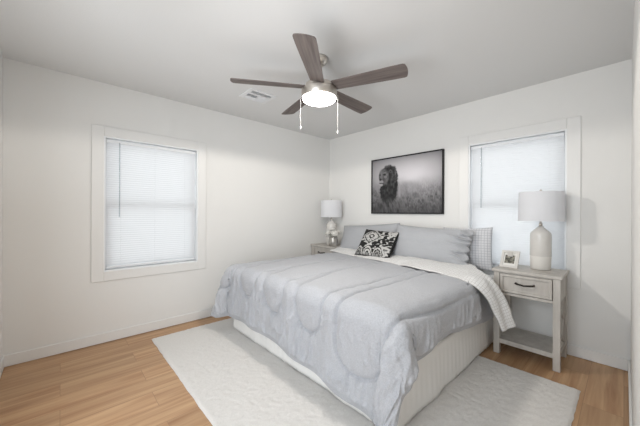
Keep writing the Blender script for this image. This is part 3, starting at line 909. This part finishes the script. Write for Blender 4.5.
def picture():
    x0, x1, z0, z1 = -2.436, -1.417, 1.222, 1.975
    root = thing('wall_picture', 'black framed black and white photograph of a lion in grass above the bed', 'picture', ((x0+x1)/2, YB, (z0+z1)/2))
    w, h, f, d = (x1-x0)/2, (z1-z0)/2, 0.014, 0.036
    b = MB()
    b.box(-w, w, -d, -0.001, h-f, h, 0.001); b.box(-w, w, -d, -0.001, -h, -h+f, 0.001)
    b.box(-w, -w+f, -d, -0.001, -h+f, h-f, 0.001); b.box(w-f, w, -d, -0.001, -h+f, h-f, 0.001)
    b.build('frame', M['black'], root)
    MB().box(-w+f, w-f, -0.024, -0.002, -h+f, h-f).build('backing', M['black'], root)
    n, m = 330, 240
    u, v = np.meshgrid(np.linspace(0, 1, n), np.linspace(0, 1, m), indexing='ij')   # v up
    img = lion_print(u, v)
    C = np.stack([img, img*0.965, img*1.0], -1)
    P = np.stack([(-w+f)+(2*w-2*f)*u, np.full(u.shape, -0.0245), (-h+f)+(2*h-2*f)*v], -1)
    link('print', grid_mesh('print', P, col=C), M['print'], root)
picture()

# ------------------------------------------------------------------ ceiling fan
def ceiling_fan():
    FX, FY = -1.62, 1.48
    root = thing('ceiling_fan', 'five-blade ceiling fan with weathered grey-brown blades, nickel body and lit bowl', 'ceiling fan', (FX, FY, H))
    z = lambda h: h-H
    MB().lathe([(0, 0), (0.062, 0), (0.064, -0.012), (0.058, -0.040), (0.035, -0.062), (0.018, -0.068), (0, -0.068)], 36).build('canopy', M['nickel'], root, smooth=True)
    MB().lathe([(0, -0.06), (0.012, -0.06), (0.012, z(2.262)), (0, z(2.262))], 16).build('downrod', M['nickel'], root, smooth=True)
    mh = MB().lathe([(0, z(2.280)), (0.024, z(2.280)), (0.026, z(2.250)), (0.075, z(2.244)), (0.108, z(2.228)), (0.112, z(2.214)), (0.112, z(2.192)), (0.132, z(2.189)), (0.138, z(2.183)), (0.138, z(2.128)), (0.134, z(2.122)), (0, z(2.122))], 56).build('motor_housing', M['nickel'], root)
    autosmooth(mh, 40)
    prof = [(0.131, z(2.1215))]
    for k in range(1, 9):
        a = k/8*math.pi/2
        prof.append((0.131*math.cos(a) if k < 8 else 0, z(2.1215)-0.004-0.034*math.sin(a)))
    MB().lathe(prof, 56).build('light_bowl', M['bowl'], root, smooth=True)
    lp = bpy.data.lights.new('fan_lamp', 'SPOT')
    lp.energy, lp.shadow_soft_size, lp.color = FAN_WATTS, 0.06, (1.0, 0.95, 0.88)
    lp.spot_size, lp.spot_blend = R(180), 0.10
    lo = bpy.data.objects.new('fan_lamp', lp); COL.objects.link(lo); lo.parent = root; lo.location = (0, 0, z(2.02))
    n, mm = 40, 8
    for az in (-50, 22, 94, 166, 238):
        r0, r1 = 0.118, 0.655
        b = MB()
        top, bot = [], []
        for i in range(n+1):
            t = i/n; r = r0+(r1-r0)*t
            hw = 0.052+0.016*min(1, t*1.2)
            if t > 0.97: hw *= 1-0.10*((t-0.97)/0.03)**2
            for lst, dz in ((top, 0.003), (bot, -0.003)):
                lst.append([b.bm.verts.new((r+0.012*(1-(y/1.0)**2)*(t > 0.97), y*hw, dz)) for y in np.linspace(-1, 1, mm+1)])
        for i in range(n):
            for j in range(mm):
                b.bm.faces.new((top[i][j], top[i+1][j], top[i+1][j+1], top[i][j+1]))
                b.bm.faces.new((bot[i][j], bot[i][j+1], bot[i+1][j+1], bot[i+1][j]))
            for j in (0, mm):
                b.bm.faces.new((top[i][j], bot[i][j], bot[i+1][j], top[i+1][j]))
        for i in (0, n):
            for j in range(mm):
                b.bm.faces.new((top[i][j], top[i][j+1], bot[i][j+1], bot[i][j]))
        bl = b.build('blade', M['blade'], root, loc=(0, 0, z(2.203)))
        bl.rotation_euler = (Matrix.Rotation(R(az), 4, 'Z') @ Matrix.Rotation(R(-12), 4, "X")).to_euler()
        br = MB(); br.box(0.085, 0.175, -0.022, 0.022, 0.0035, 0.008, 0.001)
        for (sx, sy) in ((0.15, -0.012), (0.15, 0.012), (0.165, 0)):
            br.lathe([(0, 0.011), (0.004, 0.010), (0.004, 0.008)], 8, (sx, sy, 0))
        br.build('blade_iron', M['nickel'], bl)
    rx, ry = math.cos(R(YAW)), math.sin(R(YAW))
    for s, zl in ((-1, 1.905), (1, 1.872)):
        px, py = s*rx*0.140, s*ry*0.140
        c = MB(); c.tube([(px*0.93, py*0.93, z(2.15)), (px*1.03, py*1.03, z(2.145)), (px*1.04, py*1.04, z(2.12)), (px*1.04, py*1.04, z(zl))], 0.0015, 6)
        ch = c.build('pull_chain', M['chain'], root, smooth=True)
        MB().lathe([(0, 0.028), (0.003, 0.026), (0.0045, 0.004), (0, 0)], 10, (px*1.04, py*1.04, z(zl)-0.026)).build('pull_knob', M['chain'], ch, smooth=True)
ceiling_fan()

# ------------------------------------------------------------------ ceiling air register
def vent():
    root = thing('ceiling_vent', 'small white ceiling air vent with dark louvres beyond the fan', 'vent', (-2.585, 1.50, H))
    hx, hy = 0.125, 0.150
    MB().box(-hx+0.02, hx-0.02, -hy+0.02, hy-0.02, -0.0025, -0.0005).build('duct_shade_panel', M['dark'], root)  # dark panel stands in for the shade inside the duct
    b = MB()
    b.box(-hx, hx, -hy, -hy+0.04, -0.009, -0.0005, 0.002); b.box(-hx, hx, hy-0.04, hy, -0.009, -0.0005, 0.002)
    b.box(-hx, -hx+0.03, -hy+0.04, hy-0.04, -0.009, -0.0005, 0.002); b.box(hx-0.035, hx, -hy+0.04, hy-0.04, -0.009, -0.0005, 0.002)
    b.box(0.004, 0.046, -hy+0.04, hy-0.04, -0.009, -0.0005, 0.002); b.box(-0.046, 0.004, 0.000, 0.016, -0.009, -0.0005, 0.001)
    b.build('vent_frame', M['vent'], root)
    def bank(xs, y0, y1, ang):
        l = MB()
        for x in xs:
            l.box(-0.0085, 0.0085, y0, y1, -0.0006, 0.0006, 0, 1, Matrix.Translation((x, 0, -0.008)) @ Matrix.Rotation(R(ang), 4, 'Y'))
        l.build('louvres', M['vent'], root)
    bank((0.053, 0.068, 0.083), -hy+0.04, hy-0.04, 55)              # open towards the camera, showing the dark panel
    bank((-0.040, -0.024, -0.008), -hy+0.04, 0.0, 55)
    bank((-0.040, -0.024, -0.008), 0.016, hy-0.04, -40)             # turned the other way: closed and white
    bank((-0.088, -0.074, -0.060), -hy+0.04, hy-0.04, -40)
vent()
